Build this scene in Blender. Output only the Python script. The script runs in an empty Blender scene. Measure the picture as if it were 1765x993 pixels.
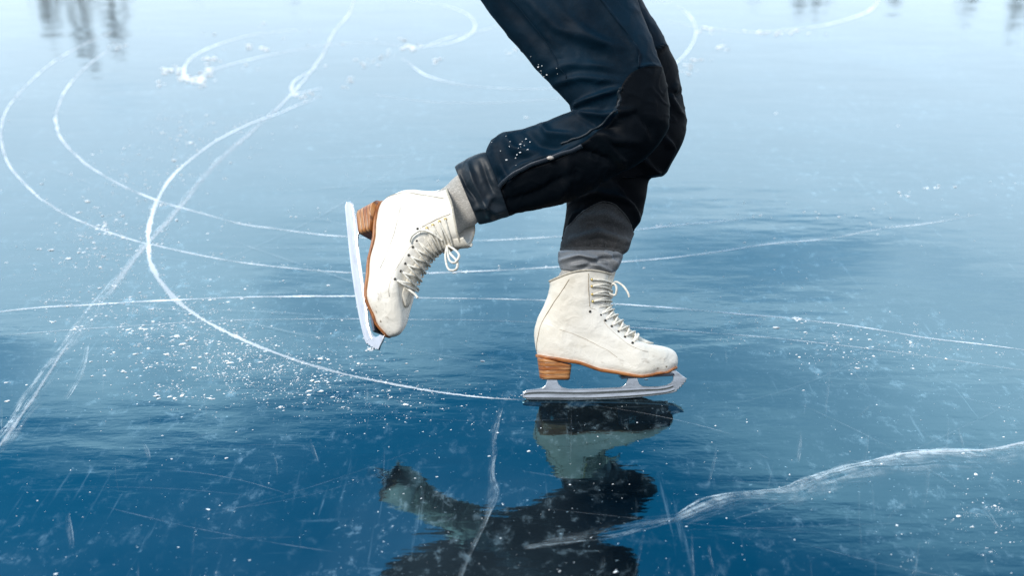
import bpy, bmesh, math, random
from mathutils import Vector, Matrix, noise
R = math.radians
random.seed(7)
sc = bpy.context.scene
COL = sc.collection

# ------------------------------------------------------------------ camera
F35 = 35.0
FPX = F35 / 36.0 * 1765.0
CX, CY = 882.5, 496.5
PITCH = R(26.55)
CAM_H = 0.997
DCON = 1.536                 # ground distance from the camera to the gliding blade
LEAN = R(26.0)               # the skater leans into the curve, away from the camera
cam_d = bpy.data.cameras.new('camera')
cam = bpy.data.objects.new('camera', cam_d)
COL.objects.link(cam)
cam.location = (0, 0, CAM_H)
cam.rotation_euler = (R(90) - PITCH, 0, 0)
cam_d.lens = F35
cam_d.sensor_width = 36
cam_d.clip_end = 2000
cam_d.clip_start = 0.05
cam_d.dof.use_dof = True
cam_d.dof.focus_distance = 1.80
cam_d.dof.aperture_fstop = 2.5
sc.camera = cam

# ------------------------------------------------------------------ sky, sun, exposure
SUN_EL, SUN_AZ = R(52), R(236)          # azimuth clockwise from +Y
w = bpy.data.worlds.new('World')
sc.world = w
w.use_nodes = True
nt = w.node_tree
nt.nodes.clear()
def wn(t, **k):
    n = nt.nodes.new(t)
    for a, b in k.items(): setattr(n, a, b)
    return n
def wl(a, b): nt.links.new(a, b)
out = wn('ShaderNodeOutputWorld')
bg = wn('ShaderNodeBackground'); bg.inputs['Strength'].default_value = 0.12
sky = wn('ShaderNodeTexSky', sky_type='NISHITA', sun_disc=False)
sky.sun_elevation = SUN_EL; sky.sun_rotation = SUN_AZ
sky.air_density = 1.0; sky.dust_density = 0.4; sky.ozone_density = 2.5
hs = wn('ShaderNodeHueSaturation'); hs.inputs['Hue'].default_value = 0.468; hs.inputs['Saturation'].default_value = 1.4; hs.inputs['Value'].default_value = 0.96
wl(sky.outputs[0], hs.inputs['Color'])
tc = wn('ShaderNodeTexCoord')
sep = wn('ShaderNodeSeparateXYZ'); wl(tc.outputs['Generated'], sep.inputs[0])
def wm(op, a, b=None):
    n = wn('ShaderNodeMath', operation=op)
    for i, v in enumerate((a, b)):
        if v is None: continue
        if isinstance(v, (int, float)): n.inputs[i].default_value = v
        else: wl(v, n.inputs[i])
    return n.outputs[0]
zz = wm('ADD', wm('ABSOLUTE', sep.outputs['Z']), 0.12)
comb = wn('ShaderNodeCombineXYZ')
wl(wm('DIVIDE', sep.outputs['X'], zz), comb.inputs[0])
wl(wm('DIVIDE', sep.outputs['Y'], zz), comb.inputs[1])
nz = wn('ShaderNodeTexNoise'); nz.inputs['Scale'].default_value = 1.35; nz.inputs['Detail'].default_value = 3.5
nz.inputs['Roughness'].default_value = 0.55; nz.inputs['Distortion'].default_value = 0.4
mpw = wn('ShaderNodeMapping'); mpw.inputs['Location'].default_value = (3.1, 1.7, 0); mpw.inputs['Scale'].default_value = (0.8, 1.0, 1)
wl(comb.outputs[0], mpw.inputs[0]); wl(mpw.outputs[0], nz.inputs['Vector'])
# more cloud low over the far shore and to the right, clear blue higher up on the left
bias = wm('ADD', wm('MULTIPLY', sep.outputs['X'], 0.15), wm('MULTIPLY', wm('SUBTRACT', 0.52, sep.outputs['Z']), 1.95))
# a closed cloud deck overhead and behind the camera
mb_ = wn('ShaderNodeMapRange', interpolation_type='SMOOTHSTEP')
for k_, v_ in zip(('From Min', 'From Max', 'To Min', 'To Max'), (-0.1, 0.45, 0.75, 0.0)): mb_.inputs[k_].default_value = v_
wl(sep.outputs['Y'], mb_.inputs['Value'])
bias = wm('ADD', bias, mb_.outputs[0])
cm = wm('ADD', wm('MULTIPLY', wm('SUBTRACT', nz.outputs['Fac'], 0.15), 1.45), bias)
mr = wn('ShaderNodeMapRange', interpolation_type='SMOOTHSTEP')
mr.inputs['To Max'].default_value = 0.70; mr.inputs['From Min'].default_value = 0.38; mr.inputs['From Max'].default_value = 0.80
wl(cm, mr.inputs['Value'])
cl = wn('ShaderNodeMix', data_type='RGBA')
wl(mr.outputs[0], cl.inputs['Factor'])
wl(hs.outputs[0], cl.inputs['A'])
cl.inputs['B'].default_value = (8.2, 8.3, 8.9, 1)
# the sky is brighter beyond the far shore than behind the camera
yb = wn('ShaderNodeMapRange', interpolation_type='SMOOTHSTEP')
for k_, v_ in zip(('From Min', 'From Max', 'To Min', 'To Max'), (-0.5, 0.72, 0.48, 1.75)): yb.inputs[k_].default_value = v_
wl(sep.outputs['Y'], yb.inputs['Value'])
# the deck thins into greyer haze towards the horizon
hz = wn('ShaderNodeMapRange', interpolation_type='SMOOTHSTEP')
for k_, v_ in zip(('From Min', 'From Max', 'To Min', 'To Max'), (0.10, 0.44, 0.74, 1.0)): hz.inputs[k_].default_value = v_
wl(sep.outputs['Z'], hz.inputs['Value'])
vm = wn('ShaderNodeVectorMath', operation='SCALE')
wl(cl.outputs['Result'], vm.inputs[0]); wl(wm('MULTIPLY', yb.outputs[0], hz.outputs[0]), vm.inputs['Scale'])
wl(vm.outputs[0], bg.inputs['Color'])
wl(bg.outputs[0], out.inputs[0])

sun_d = bpy.data.lights.new('sun', 'SUN')
sun_d.energy = 1.9; sun_d.angle = R(22); sun_d.color = (1.0, 0.95, 0.87)
sun = bpy.data.objects.new('sun', sun_d); COL.objects.link(sun)
sd = Vector((math.sin(SUN_AZ) * math.cos(SUN_EL), math.cos(SUN_AZ) * math.cos(SUN_EL), math.sin(SUN_EL)))
sun.rotation_euler = (-sd).to_track_quat('-Z', 'Y').to_euler()
sun.location = (0, 0, 12)
vs = sc.view_settings
vs.view_transform = 'Standard'; vs.look = 'None'; vs.gamma = 1; vs.exposure = 1.0; vs.use_curve_mapping = False
sc.cycles.max_bounces = 8
sc.cycles.transparent_max_bounces = 16
sc.cycles.caustics_reflective = False
sc.cycles.caustics_refractive = False

# ------------------------------------------------------------------ geometry of the view (photo pixels -> places)
CF = Vector((0, math.cos(PITCH), -math.sin(PITCH)))
CR = Vector((1, 0, 0))
CU = Vector((0, math.sin(PITCH), math.cos(PITCH)))
CO = Vector((0, 0, CAM_H))
LV = Vector((0, math.sin(LEAN), math.cos(LEAN)))       # up the leaning body
NV = Vector((0, -math.cos(LEAN), math.sin(LEAN)))      # out of the leaning body, to the near side
ORG = Vector((0, DCON, 0))
def ray(x, y): return CF + CR * ((x - CX) / FPX) - CU * ((y - CY) / FPX)
def ground(x, y, z=0.0):
    d = ray(x, y)
    return CO + d * ((z - CAM_H) / d.z)
def onplane(x, y, s=0.0):
    d = ray(x, y); p0 = ORG + NV * s
    return CO + d * ((p0 - CO).dot(NV) / d.dot(NV))
U0 = onplane(1040, 690).x
def uv(x, y):                                           # local boot coordinates (along the foot, up the leg)
    p = onplane(x, y)
    return p.x - U0, (p - ORG).dot(LV)

def catmull(pts, n):
    """resample a list of tuples to n points with a centripetal-ish Catmull-Rom"""
    m = len(pts); res = []
    for i in range(n):
        t = i / (n - 1) * (m - 1)
        k = min(int(t), m - 2); f = t - k
        p0 = pts[max(k - 1, 0)]; p1 = pts[k]; p2 = pts[k + 1]; p3 = pts[min(k + 2, m - 1)]
        res.append(tuple(0.5 * ((2 * b) + (-a + c) * f + (2 * a - 5 * b + 4 * c - d) * f * f + (-a + 3 * b - 3 * c + d) * f ** 3)
                         for a, b, c, d in zip(p0, p1, p2, p3)))
    return res
def lerp(a, b, t): return a + (b - a) * t
def interp(tab, x):
    if x <= tab[0][0]: return tab[0][1]
    for (x0, y0), (x1, y1) in zip(tab, tab[1:]):
        if x <= x1:
            t = (x - x0) / (x1 - x0); t = t * t * (3 - 2 * t)
            return lerp(y0, y1, t)
    return tab[-1][1]
def sstep(a, b, x):
    t = min(1, max(0, (x - a) / (b - a))); return t * t * (3 - 2 * t)

# ------------------------------------------------------------------ object helpers
def mesh_obj(name, verts, faces, mat=None, parent=None, smooth=True, loc=None):
    me = bpy.data.meshes.new(name)
    me.from_pydata([tuple(v) for v in verts], [], faces)
    me.update()
    o = bpy.data.objects.new(name, me); COL.objects.link(o)
    if mat:
        for m_ in (mat if isinstance(mat, (list, tuple)) else [mat]): me.materials.append(m_)
    if smooth: me.polygons.foreach_set('use_smooth', [True] * len(me.polygons))
    if parent: o.parent = parent
    return o
def bm_obj(name, bm, mat=None, parent=None, smooth=True):
    me = bpy.data.meshes.new(name); bm.normal_update(); bm.to_mesh(me); bm.free()
    o = bpy.data.objects.new(name, me); COL.objects.link(o)
    if mat: me.materials.append(mat)
    if smooth: me.polygons.foreach_set('use_smooth', [True] * len(me.polygons))
    if parent: o.parent = parent
    return o
def fix_normals(o):
    bm = bmesh.new(); bm.from_mesh(o.data); bmesh.ops.recalc_face_normals(bm, faces=bm.faces); bm.to_mesh(o.data); bm.free()
def tag(o, label=None, cat=None, group=None, kind=None):
    if label: o['label'] = label
    if cat: o['category'] = cat
    if group: o['group'] = group
    if kind: o['kind'] = kind
    return o
def tube(pts, rad, nseg=8, flat=1.0, up=None, closed_ends=True, taper=None):
    """verts/faces of a tube along pts (Vectors)"""
    V, Fc = [], []
    n = len(pts)
    prev = None
    for i, p in enumerate(pts):
        t = (pts[min(i + 1, n - 1)] - pts[max(i - 1, 0)])
        if t.length < 1e-9: t = Vector((0, 0, 1))
        t.normalize()
        if prev is None:
            a = Vector((0, 0, 1)) if abs(t.z) < .9 else Vector((1, 0, 0))
            if up is not None: a = up
            nrm = (a - t * a.dot(t)).normalized()
        else:
            nrm = (prev - t * prev.dot(t)).normalized()
        prev = nrm
        bi = t.cross(nrm)
        r = rad if taper is None else rad * taper(i / (n - 1))
        for k in range(nseg):
            a = 2 * math.pi * k / nseg
            V.append(p + nrm * (math.cos(a) * r * flat) + bi * (math.sin(a) * r))
    for i in range(n - 1):
        for k in range(nseg):
            k2 = (k + 1) % nseg
            Fc.append((i * nseg + k, i * nseg + k2, (i + 1) * nseg + k2, (i + 1) * nseg + k))
    if closed_ends:
        Fc.append(tuple(range(nseg - 1, -1, -1)))
        Fc.append(tuple((n - 1) * nseg + k for k in range(nseg)))
    return V, Fc
class MB:
    def __init__(s): s.v = []; s.f = []
    def add(s, V, Fc):
        b = len(s.v); s.v += list(V); s.f += [tuple(i + b for i in f) for f in Fc]
    def build(s, name, mat, parent=None, smooth=True): return mesh_obj(name, s.v, s.f, mat, parent, smooth)

# ------------------------------------------------------------------ materials
def material(name):
    m = bpy.data.materials.new(name); m.use_nodes = True
    t = m.node_tree
    return m, t, t.nodes['Principled BSDF']
def node(t, ty, **k):
    n = t.nodes.new(ty)
    for a, b in k.items():
        if a.startswith('i_'): n.inputs[a[2:].replace('_', ' ')].default_value = b
        else: setattr(n, a, b)
    return n
def ramp(t, src, stops):
    r = node(t, 'ShaderNodeValToRGB'); e = r.color_ramp.elements
    while len(e) > 1: e.remove(e[-1])
    e[0].position, e[0].color = stops[0][0], (*stops[0][1], 1) if len(stops[0][1]) == 3 else stops[0][1]
    for p, c in stops[1:]:
        x = e.new(p); x.color = (*c, 1) if len(c) == 3 else c
    t.links.new(src, r.inputs[0])
    return r.outputs[0]
def objnoise(t, scale, detail=4, mscale=(1, 1, 1), rough=0.55, dist=0.0, coord='Object', loc=(0, 0, 0), rot=(0, 0, 0)):
    c = node(t, 'ShaderNodeTexCoord'); mp = node(t, 'ShaderNodeMapping')
    mp.inputs['Scale'].default_value = mscale; mp.inputs['Location'].default_value = loc; mp.inputs['Rotation'].default_value = rot
    n = node(t, 'ShaderNodeTexNoise')
    n.inputs['Scale'].default_value = scale; n.inputs['Detail'].default_value = detail
    n.inputs['Roughness'].default_value = rough; n.inputs['Distortion'].default_value = dist
    t.links.new(c.outputs[coord], mp.inputs[0]); t.links.new(mp.outputs[0], n.inputs['Vector'])
    return n.outputs['Fac']
def mth(t, op, a, b=None, c=None, clamp=False):
    n = node(t, 'ShaderNodeMath', operation=op, use_clamp=clamp)
    for i, v in enumerate((a, b, c)):
        if v is None: continue
        if isinstance(v, (int, float)): n.inputs[i].default_value = v
        else: t.links.new(v, n.inputs[i])
    return n.outputs[0]
def maprange(t, v, a, b, c=0.0, d=1.0, smooth=True):
    n = node(t, 'ShaderNodeMapRange', interpolation_type='SMOOTHSTEP' if smooth else 'LINEAR')
    for k, x in zip(('From Min', 'From Max', 'To Min', 'To Max'), (a, b, c, d)): n.inputs[k].default_value = x
    t.links.new(v, n.inputs['Value']); return n.outputs[0]
def mixc(t, f, a, b):
    n = node(t, 'ShaderNodeMix', data_type='RGBA')
    for s, v in (('Factor', f), ('A', a), ('B', b)):
        if isinstance(v, (int, float)): n.inputs[s].default_value = v
        elif isinstance(v, tuple): n.inputs[s].default_value = (*v, 1) if len(v) == 3 else v
        else: t.links.new(v, n.inputs[s])
    return n.outputs['Result']
def bump(t, h, strength, dist, normal=None):
    b = node(t, 'ShaderNodeBump'); b.inputs['Strength'].default_value = strength; b.inputs['Distance'].default_value = dist
    t.links.new(h, b.inputs['Height'])
    if normal: t.links.new(normal, b.inputs['Normal'])
    return b.outputs[0]

# ice: clear dark lake ice, almost black by itself, blue from the mirrored sky and a blue tint put into its reflections, with frost, bubbles and old scratches
def make_ice():
    m, t, p = material('ice')
    # surface undulation
    w1 = objnoise(t, 5.0, 3, (0.45, 1.0, 1), 0.5)
    w2 = objnoise(t, 26.0, 3, (0.30, 1.0, 1), 0.5, loc=(5, 2, 0), rot=(0, 0, R(-6)))
    w3 = objnoise(t, 150.0, 2, (0.6, 1.0, 1), 0.5)
    b1 = bump(t, w1, 1.0, 0.0020)
    b2 = bump(t, w2, 1.0, 0.00042, b1)
    b3 = bump(t, w3, 1.0, 0.00005, b2)
    t.links.new(b3, p.inputs['Normal'])
    # frost clouds, radial scratches, bubbles
    big = maprange(t, objnoise(t, 2.2, 5, (1, 0.8, 1), 0.6, 0.6), 0.38, 0.68)
    fr = maprange(t, objnoise(t, 34.0, 6, (1, 0.8, 1), 0.72, 0.35), 0.52, 0.78)
    st1 = maprange(t, objnoise(t, 60.0, 4, (1.0, 0.06, 1), 0.6, 0.3), 0.62, 0.82)
    st2 = maprange(t, objnoise(t, 50.0, 4, (0.08, 1.0, 1), 0.6, 0.5, rot=(0, 0, R(24))), 0.64, 0.84)
    sp = objnoise(t, 210.0, 2, (0.55, 1, 1), 0.5, rot=(0, 0, R(-14)))
    spk = maprange(t, sp, 0.70, 0.80)
    sp2 = maprange(t, objnoise(t, 95.0, 3, (0.7, 1, 1), 0.55, 0.4, loc=(9, 4, 0)), 0.68, 0.80)
    a = mth(t, 'MULTIPLY', fr, mth(t, 'ADD', mth(t, 'MULTIPLY', big, 0.36), 0.07))
    b = mth(t, 'MULTIPLY', st1, 0.22)
    c = mth(t, 'MULTIPLY', st2, 0.12)
    d = mth(t, 'MULTIPLY', spk, mth(t, 'ADD', mth(t, 'MULTIPLY', big, 0.75), 0.25))
    e = mth(t, 'MULTIPLY', sp2, mth(t, 'ADD', mth(t, 'MULTIPLY', big, 0.50), 0.14))
    f = mth(t, 'ADD', mth(t, 'MULTIPLY', big, 0.025), mth(t, 'MULTIPLY', maprange(t, objnoise(t, 1.3, 4, (1, 1.2, 1), 0.5, 0.3, loc=(2.7, 0.4, 0)), .46, .70), 0.025))
    tot = mth(t, 'ADD', mth(t, 'ADD', mth(t, 'ADD', a, b), mth(t, 'ADD', c, d)), mth(t, 'ADD', e, f), clamp=True)
    colr = mixc(t, tot, (0.0002, 0.0022, 0.0048), (0.42, 0.60, 0.70))
    t.links.new(colr, p.inputs['Base Color'])
    p.inputs['Roughness'].default_value = 0.03
    p.inputs['IOR'].default_value = 2.1
    p.inputs['Specular Tint'].default_value = (0.24, 0.79, 1.0, 1)
    return m
# white scored ice of the trails and the shavings
def make_trail(name, dens, soft, col=(0.80, 0.84, 0.88), sx=1.0):
    m, t, p = material(name)
    p.inputs['Base Color'].default_value = (*col, 1); p.inputs['Roughness'].default_value = 0.8
    p.inputs['Specular IOR Level'].default_value = 0.2
    at = node(t, 'ShaderNodeAttribute', attribute_name='edge')       # 0 in the middle, 1 at the border
    at2 = node(t, 'ShaderNodeAttribute', attribute_name='dens')
    n1 = objnoise(t, 110.0 * sx, 5, (1, 1, 1), 0.7, 0.5, coord='Object')
    n2 = objnoise(t, 9.0, 3, (1, 1, 1), 0.6, coord='Object')
    core = mth(t, 'SUBTRACT', 1.0, at.outputs['Fac'])
    v = mth(t, 'ADD', mth(t, 'MULTIPLY', core, 1.0), mth(t, 'MULTIPLY', mth(t, 'SUBTRACT', n1, 0.5), 1.9))
    v = mth(t, 'ADD', v, mth(t, 'MULTIPLY', mth(t, 'SUBTRACT', n2, 0.5), 1.1))
    al = maprange(t, v, 0.28 - soft * .2, 0.40 + soft)
    al = mth(t, 'MULTIPLY', mth(t, 'MULTIPLY', al, dens), at2.outputs['Fac'], clamp=True)
    t.links.new(al, p.inputs['Alpha'])
    return m
def make_crack(name, dens, col):
    m, t, p = material(name)
    p.inputs['Base Color'].default_value = (*col, 1); p.inputs['Roughness'].default_value = 0.5
    p.inputs['Specular IOR Level'].default_value = 0.2
    at2 = node(t, 'ShaderNodeAttribute', attribute_name='dens')
    lo = node(t, 'ShaderNodeAttribute', attribute_name='along'); si = node(t, 'ShaderNodeAttribute', attribute_name='side')
    cv = node(t, 'ShaderNodeCombineXYZ')
    t.links.new(mth(t, 'MULTIPLY', lo.outputs['Fac'], 9.0), cv.inputs[0]); t.links.new(mth(t, 'ADD', mth(t, 'MULTIPLY', si.outputs['Fac'], 2.6), mth(t, 'MULTIPLY', lo.outputs['Fac'], 7.0)), cv.inputs[1])
    n = node(t, 'ShaderNodeTexNoise'); n.inputs['Scale'].default_value = 1.0; n.inputs['Detail'].default_value = 7; n.inputs['Roughness'].default_value = .68; n.inputs['Distortion'].default_value = .9
    t.links.new(cv.outputs[0], n.inputs['Vector'])
    n2 = objnoise(t, 26.0, 6, rough=.7, dist=.8)
    e = mth(t, 'ADD', si.outputs['Fac'], mth(t, 'MULTIPLY', mth(t, 'SUBTRACT', n2, .5), .9))
    fall = mth(t, 'MULTIPLY', maprange(t, e, -1.0, 0.55), maprange(t, e, 0.95, 0.72))
    st = mth(t, 'MULTIPLY', maprange(t, n.outputs['Fac'], .40, .66), maprange(t, n2, .34, .60, .25, 1.0))
    edge = mth(t, 'MULTIPLY', maprange(t, mth(t, 'ABSOLUTE', mth(t, 'SUBTRACT', e, .70)), .22, 0.0), .55)
    al = mth(t, 'ADD', mth(t, 'MULTIPLY', st, fall), mth(t, 'MULTIPLY', edge, maprange(t, n2, .42, .6)))
    al = mth(t, 'MULTIPLY', mth(t, 'MULTIPLY', al, dens), at2.outputs['Fac'], clamp=True)
    t.links.new(al, p.inputs['Alpha'])
    return m
def make_snow():
    m, t, p = material('snow')
    p.inputs['Base Color'].default_value = (0.86, 0.89, 0.92, 1); p.inputs['Roughness'].default_value = 0.7
    return m
def make_leather():
    m, t, p = material('white_leather')
    n = objnoise(t, 26.0, 6, (1, 1, 1), 0.62, 0.6)
    sc_ = maprange(t, n, 0.56, 0.74)
    n2 = objnoise(t, 120.0, 4, (0.5, 1, 1.0), 0.6, 0.3)
    sf = maprange(t, n2, 0.58, 0.70)
    big = objnoise(t, 9.0, 3)
    c0 = mixc(t, maprange(t, big, .35, .7), (0.80, 0.775, 0.715), (0.74, 0.70, 0.615))
    c1 = mixc(t, mth(t, 'MULTIPLY', sc_, 0.30), c0, (0.50, 0.44, 0.34))
    # scuffs gather on the toe and along the welt
    tc_ = node(t, 'ShaderNodeTexCoord'); sx = node(t, 'ShaderNodeSeparateXYZ'); t.links.new(tc_.outputs['Object'], sx.inputs[0])
    low = maprange(t, sx.outputs['Z'], 0.095, 0.045)
    toe = maprange(t, sx.outputs['X'], 0.05, 0.14)
    c2 = mixc(t, mth(t, 'MULTIPLY', sf, mth(t, 'ADD', 0.12, mth(t, 'MULTIPLY', mth(t, 'MULTIPLY', low, mth(t, 'ADD', toe, 0.35)), 1.3)), clamp=True), c1, (0.16, 0.11, 0.065))
    t.links.new(c2, p.inputs['Base Color'])
    p.inputs['Roughness'].default_value = 0.42
    h = objnoise(t, 300.0, 3); h2 = objnoise(t, 38.0, 4, dist=0.8)
    nb = bump(t, h2, 0.6, 0.0036)
    t.links.new(bump(t, h, 0.35, 0.0006, nb), p.inputs['Normal'])
    return m
def make_stack():
    m, t, p = material('stacked_leather')
    tc_ = node(t, 'ShaderNodeTexCoord'); sx = node(t, 'ShaderNodeSeparateXYZ'); t.links.new(tc_.outputs['Object'], sx.inputs[0])
    wob = objnoise(t, 30.0, 3)
    z = mth(t, 'ADD', sx.outputs['Z'], mth(t, 'MULTIPLY', wob, 0.0022))
    fr = mth(t, 'FRACT', mth(t, 'MULTIPLY', z, 138.0))
    line = maprange(t, mth(t, 'ABSOLUTE', mth(t, 'SUBTRACT', fr, 0.5)), 0.30, 0.48)
    lay = mth(t, 'FRACT', mth(t, 'MULTIPLY', mth(t, 'FLOOR', mth(t, 'MULTIPLY', z, 138.0)), 0.618))
    g = objnoise(t, 70.0, 5, (0.25, 0.25, 1.8), 0.65)
    base = mixc(t, lay, (0.44, 0.185, 0.055), (0.30, 0.095, 0.026))
    base = mixc(t, maprange(t, g, .45, .75), base, (0.62, 0.36, 0.17))
    base = mixc(t, mth(t, 'MULTIPLY', line, 0.75), base, (0.09, 0.026, 0.008))
    t.links.new(base, p.inputs['Base Color']); p.inputs['Roughness'].default_value = 0.35
    t.links.new(bump(t, mth(t, 'SUBTRACT', g, line), 0.4, 0.0012), p.inputs['Normal'])
    return m
def make_welt():
    m, t, p = material('sole_leather')
    g = objnoise(t, 60.0, 5, (0.4, 1, 2), 0.65)
    c = ramp(t, g, [(0.34, (0.09, 0.024, 0.008)), (0.5, (0.33, 0.12, 0.035)), (0.72, (0.52, 0.25, 0.095))])
    t.links.new(c, p.inputs['Base Color']); p.inputs['Roughness'].default_value = 0.38
    t.links.new(bump(t, g, 0.3, 0.001), p.inputs['Normal'])
    return m
def make_metal(name, col, rough, anis=True):
    m, t, p = material(name)
    p.inputs['Metallic'].default_value = 1.0
    n = objnoise(t, 120.0, 4, (0.25, 1, 1), 0.6)
    c = mixc(t, maprange(t, n, .4, .75), col, tuple(x * .72 for x in col))
    t.links.new(c, p.inputs['Base Color'])
    t.links.new(maprange(t, n, .3, .8, rough, rough * 2.2), p.inputs['Roughness'])
    t.links.new(bump(t, n, 0.12, 0.0006), p.inputs['Normal'])
    return m
def make_fabric(name, c0, c1, rough=0.7, sheen=0.25, weave=900.0, wr=0.006, spec=0.35):
    m, t, p = material(name)
    big = objnoise(t, 7.0, 4, coord='Object', dist=.4)
    c = mixc(t, maprange(t, big, .35, .68), c0, c1)
    fine = objnoise(t, weave, 2, coord='Object')
    c = mixc(t, mth(t, 'MULTIPLY', maprange(t, fine, .45, .7), 0.30), c, tuple(min(1, x * 2.0 + .002) for x in c1))
    t.links.new(c, p.inputs['Base Color'])
    p.inputs['Roughness'].default_value = rough
    p.inputs['Specular IOR Level'].default_value = spec
    p.inputs['Sheen Weight'].default_value = sheen
    p.inputs['Sheen Roughness'].default_value = 0.5
    p.inputs['Sheen Tint'].default_value = (0.5, 0.75, 1.0, 1)
    h1 = objnoise(t, 16.0, 2, (1, 1, 1), 0.45, 0.2)
    h2 = objnoise(t, 48.0, 3, (1, 1, 1), 0.5, .2)
    nb = bump(t, h1, 0.7, wr)
    nb = bump(t, h2, 0.5, wr * .25, nb)
    t.links.new(bump(t, fine, 0.3, 0.0004, nb), p.inputs['Normal'])
    return m
def make_plain(name, col, rough, spec=0.4):
    m, t, p = material(name)
    n = objnoise(t, 180.0, 4)
    t.links.new(mixc(t, maprange(t, n, .35, .7), col, tuple(x * .7 for x in col)), p.inputs['Base Color'])
    p.inputs['Roughness'].default_value = rough; p.inputs['Specular IOR Level'].default_value = spec
    t.links.new(bump(t, n, 0.3, 0.0005), p.inputs['Normal'])
    return m
M = dict(
    ice=make_ice(),
    trail=make_trail('scored_ice', 0.95, 0.22),
    faint=make_trail('faint_scored_ice', 0.55, 0.5),
    crack=make_crack('fractured_ice', 0.62, (0.66, 0.78, 0.84)),
    snow=make_snow(), leather=make_leather(), stack=make_stack(), welt=make_welt(),
    chrome=make_metal('chromed_steel', (0.70, 0.71, 0.74), 0.10),
    satin=make_metal('satin_steel', (0.10, 0.11, 0.135), 0.22),
    brass=make_metal('brass', (0.80, 0.58, 0.22), 0.28),
    dark=make_plain('dark_hole', (0.03, 0.025, 0.02), 0.6),
    lace=make_plain('cotton_lace', (0.86, 0.83, 0.75), 0.85, 0.2),
    seam=make_plain('seam_thread', (0.40, 0.33, 0.24), 0.8, 0.2),
    lining=make_plain('felt_lining', (0.55, 0.51, 0.43), 0.9, 0.1),
    tongue=make_plain('tongue_felt', (0.80, 0.76, 0.67), 0.85, 0.1),
    navy=make_fabric('navy_softshell', (0.0005, 0.0056, 0.0125), (0.0009, 0.0130, 0.0275), 0.60, 0.0, spec=.10, wr=.008),
    black=make_fabric('black_stretch', (0.0009, 0.0022, 0.0042), (0.0018, 0.0036, 0.0062), 0.55, 0.0, wr=.005, spec=.06),
    gaiter=make_fabric('grey_gaiter', (0.045, 0.045, 0.046), (0.085, 0.086, 0.088), 0.75, 0.06, weave=500, spec=.2),
    cuffg=make_fabric('grey_cuff', (0.16, 0.17, 0.185), (0.25, 0.265, 0.29), 0.45, 0.05, wr=.007, spec=.4),
    cuffn=make_fabric('navy_cuff', (0.0025, 0.0075, 0.014), (0.005, 0.013, 0.022), 0.5, 0.05, wr=.006, spec=.35),
    sock=make_fabric('wool_sock', (0.34, 0.325, 0.30), (0.48, 0.46, 0.43), 0.9, 0.2, weave=420, wr=.003, spec=.1),
    zip=make_fabric('zip_tape', (0.018, 0.025, 0.038), (0.035, 0.045, 0.06), 0.4, 0.1),
    pull=make_plain('pull_tab', (0.55, 0.50, 0.46), 0.5),
)

# ------------------------------------------------------------------ the setting: ice sheet to the horizon and a far shore
def build_ice():
    bm = bmesh.new()
    bmesh.ops.create_grid(bm, x_segments=40, y_segments=40, size=400)
    o = bm_obj('ice', bm, M['ice'], smooth=False)
    o['kind'] = 'structure'
    return o
ice = build_ice()

def ribbon(name, pts, width, mat, dens=1.0, wob=0.18, z=0.002, parent=ice, step=0.012, fade=(0.03, 0.03)):
    """a scored line on the ice through photo points; width in photo px (number or list per point)"""
    if isinstance(width, (int, float)): width = [width] * len(pts)
    P = []
    for (x, y), wd in zip(pts, width):
        g = ground(x, y)
        dist = (g - CO).dot(CF)
        P.append((g.x, g.y, wd * (0.84 if mat is not M['crack'] else 1.0) * dist / FPX))
    L = sum(math.dist(P[i][:2], P[i + 1][:2]) for i in range(len(P) - 1))
    n = max(12, min(700, int(L / step)))
    # spacing by chord length so that points do not bunch
    Q = catmull(P, n * 3)
    acc = [0.0]
    for a, b in zip(Q, Q[1:]): acc.append(acc[-1] + math.dist(a[:2], b[:2]))
    S = []; j = 0
    for i in range(n):
        tgt = acc[-1] * i / (n - 1)
        while j < len(Q) - 2 and acc[j + 1] < tgt: j += 1
        f = (tgt - acc[j]) / max(1e-9, acc[j + 1] - acc[j])
        S.append(tuple(lerp(a, b, f) for a, b in zip(Q[j], Q[j + 1])))
    V, E, D, Fc = [], [], [], []
    off = (-1, -0.5, 0, 0.5, 1); SD, AL = [], []; run = 0.0
    seed = random.uniform(0, 100)
    for i, (x, y, wd) in enumerate(S):
        a = Vector(S[max(i - 1, 0)][:2]); b = Vector(S[min(i + 1, n - 1)][:2])
        t = (b - a).normalized(); nn = Vector((-t.y, t.x))
        ww = wd * (1 + wob * noise.noise(Vector((i * .21, seed, 0))) * 2)
        jit = nn * (wd * 0.25 * noise.noise(Vector((i * .13, seed + 31, 0))))
        tt = i / (n - 1)
        dn = dens * min(1, tt / fade[0] if fade[0] else 1, (1 - tt) / fade[1] if fade[1] else 1)
        dn *= 0.80 + 0.55 * noise.noise(Vector((i * .045, seed + 77, 0)))
        if max(width) < 5.6 and mat is not M['crack'] and sum(q[1] for q in pts) / len(pts) > 210: dn *= min(1.1, max(.25, 0.85 + 1.1 * noise.noise(Vector((i * .16, seed + 7, 0)))))
        if i: run += math.dist(S[i][:2], S[i - 1][:2])
        for o in off:
            SD.append(o); AL.append(run + seed)
            q = Vector((x, y)) + jit + nn * (o * ww * 0.5 * 1.7)
            V.append((q.x, q.y, z)); E.append(abs(o)); D.append(max(0, dn))
    k = len(off)
    for i in range(n - 1):
        for j in range(k - 1):
            Fc.append((i * k + j, i * k + j + 1, (i + 1) * k + j + 1, (i + 1) * k + j))
    ob = mesh_obj(name, V, Fc, mat, parent, smooth=False)
    for nm, dat in (('edge', E), ('dens', D), ('side', SD), ('along', AL)):
        at = ob.data.attributes.new(nm, 'FLOAT', 'POINT'); at.data.foreach_set('value', dat)
    return ob
TR = M['trail']; FA = M['faint']; CRK = M['crack']
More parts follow.
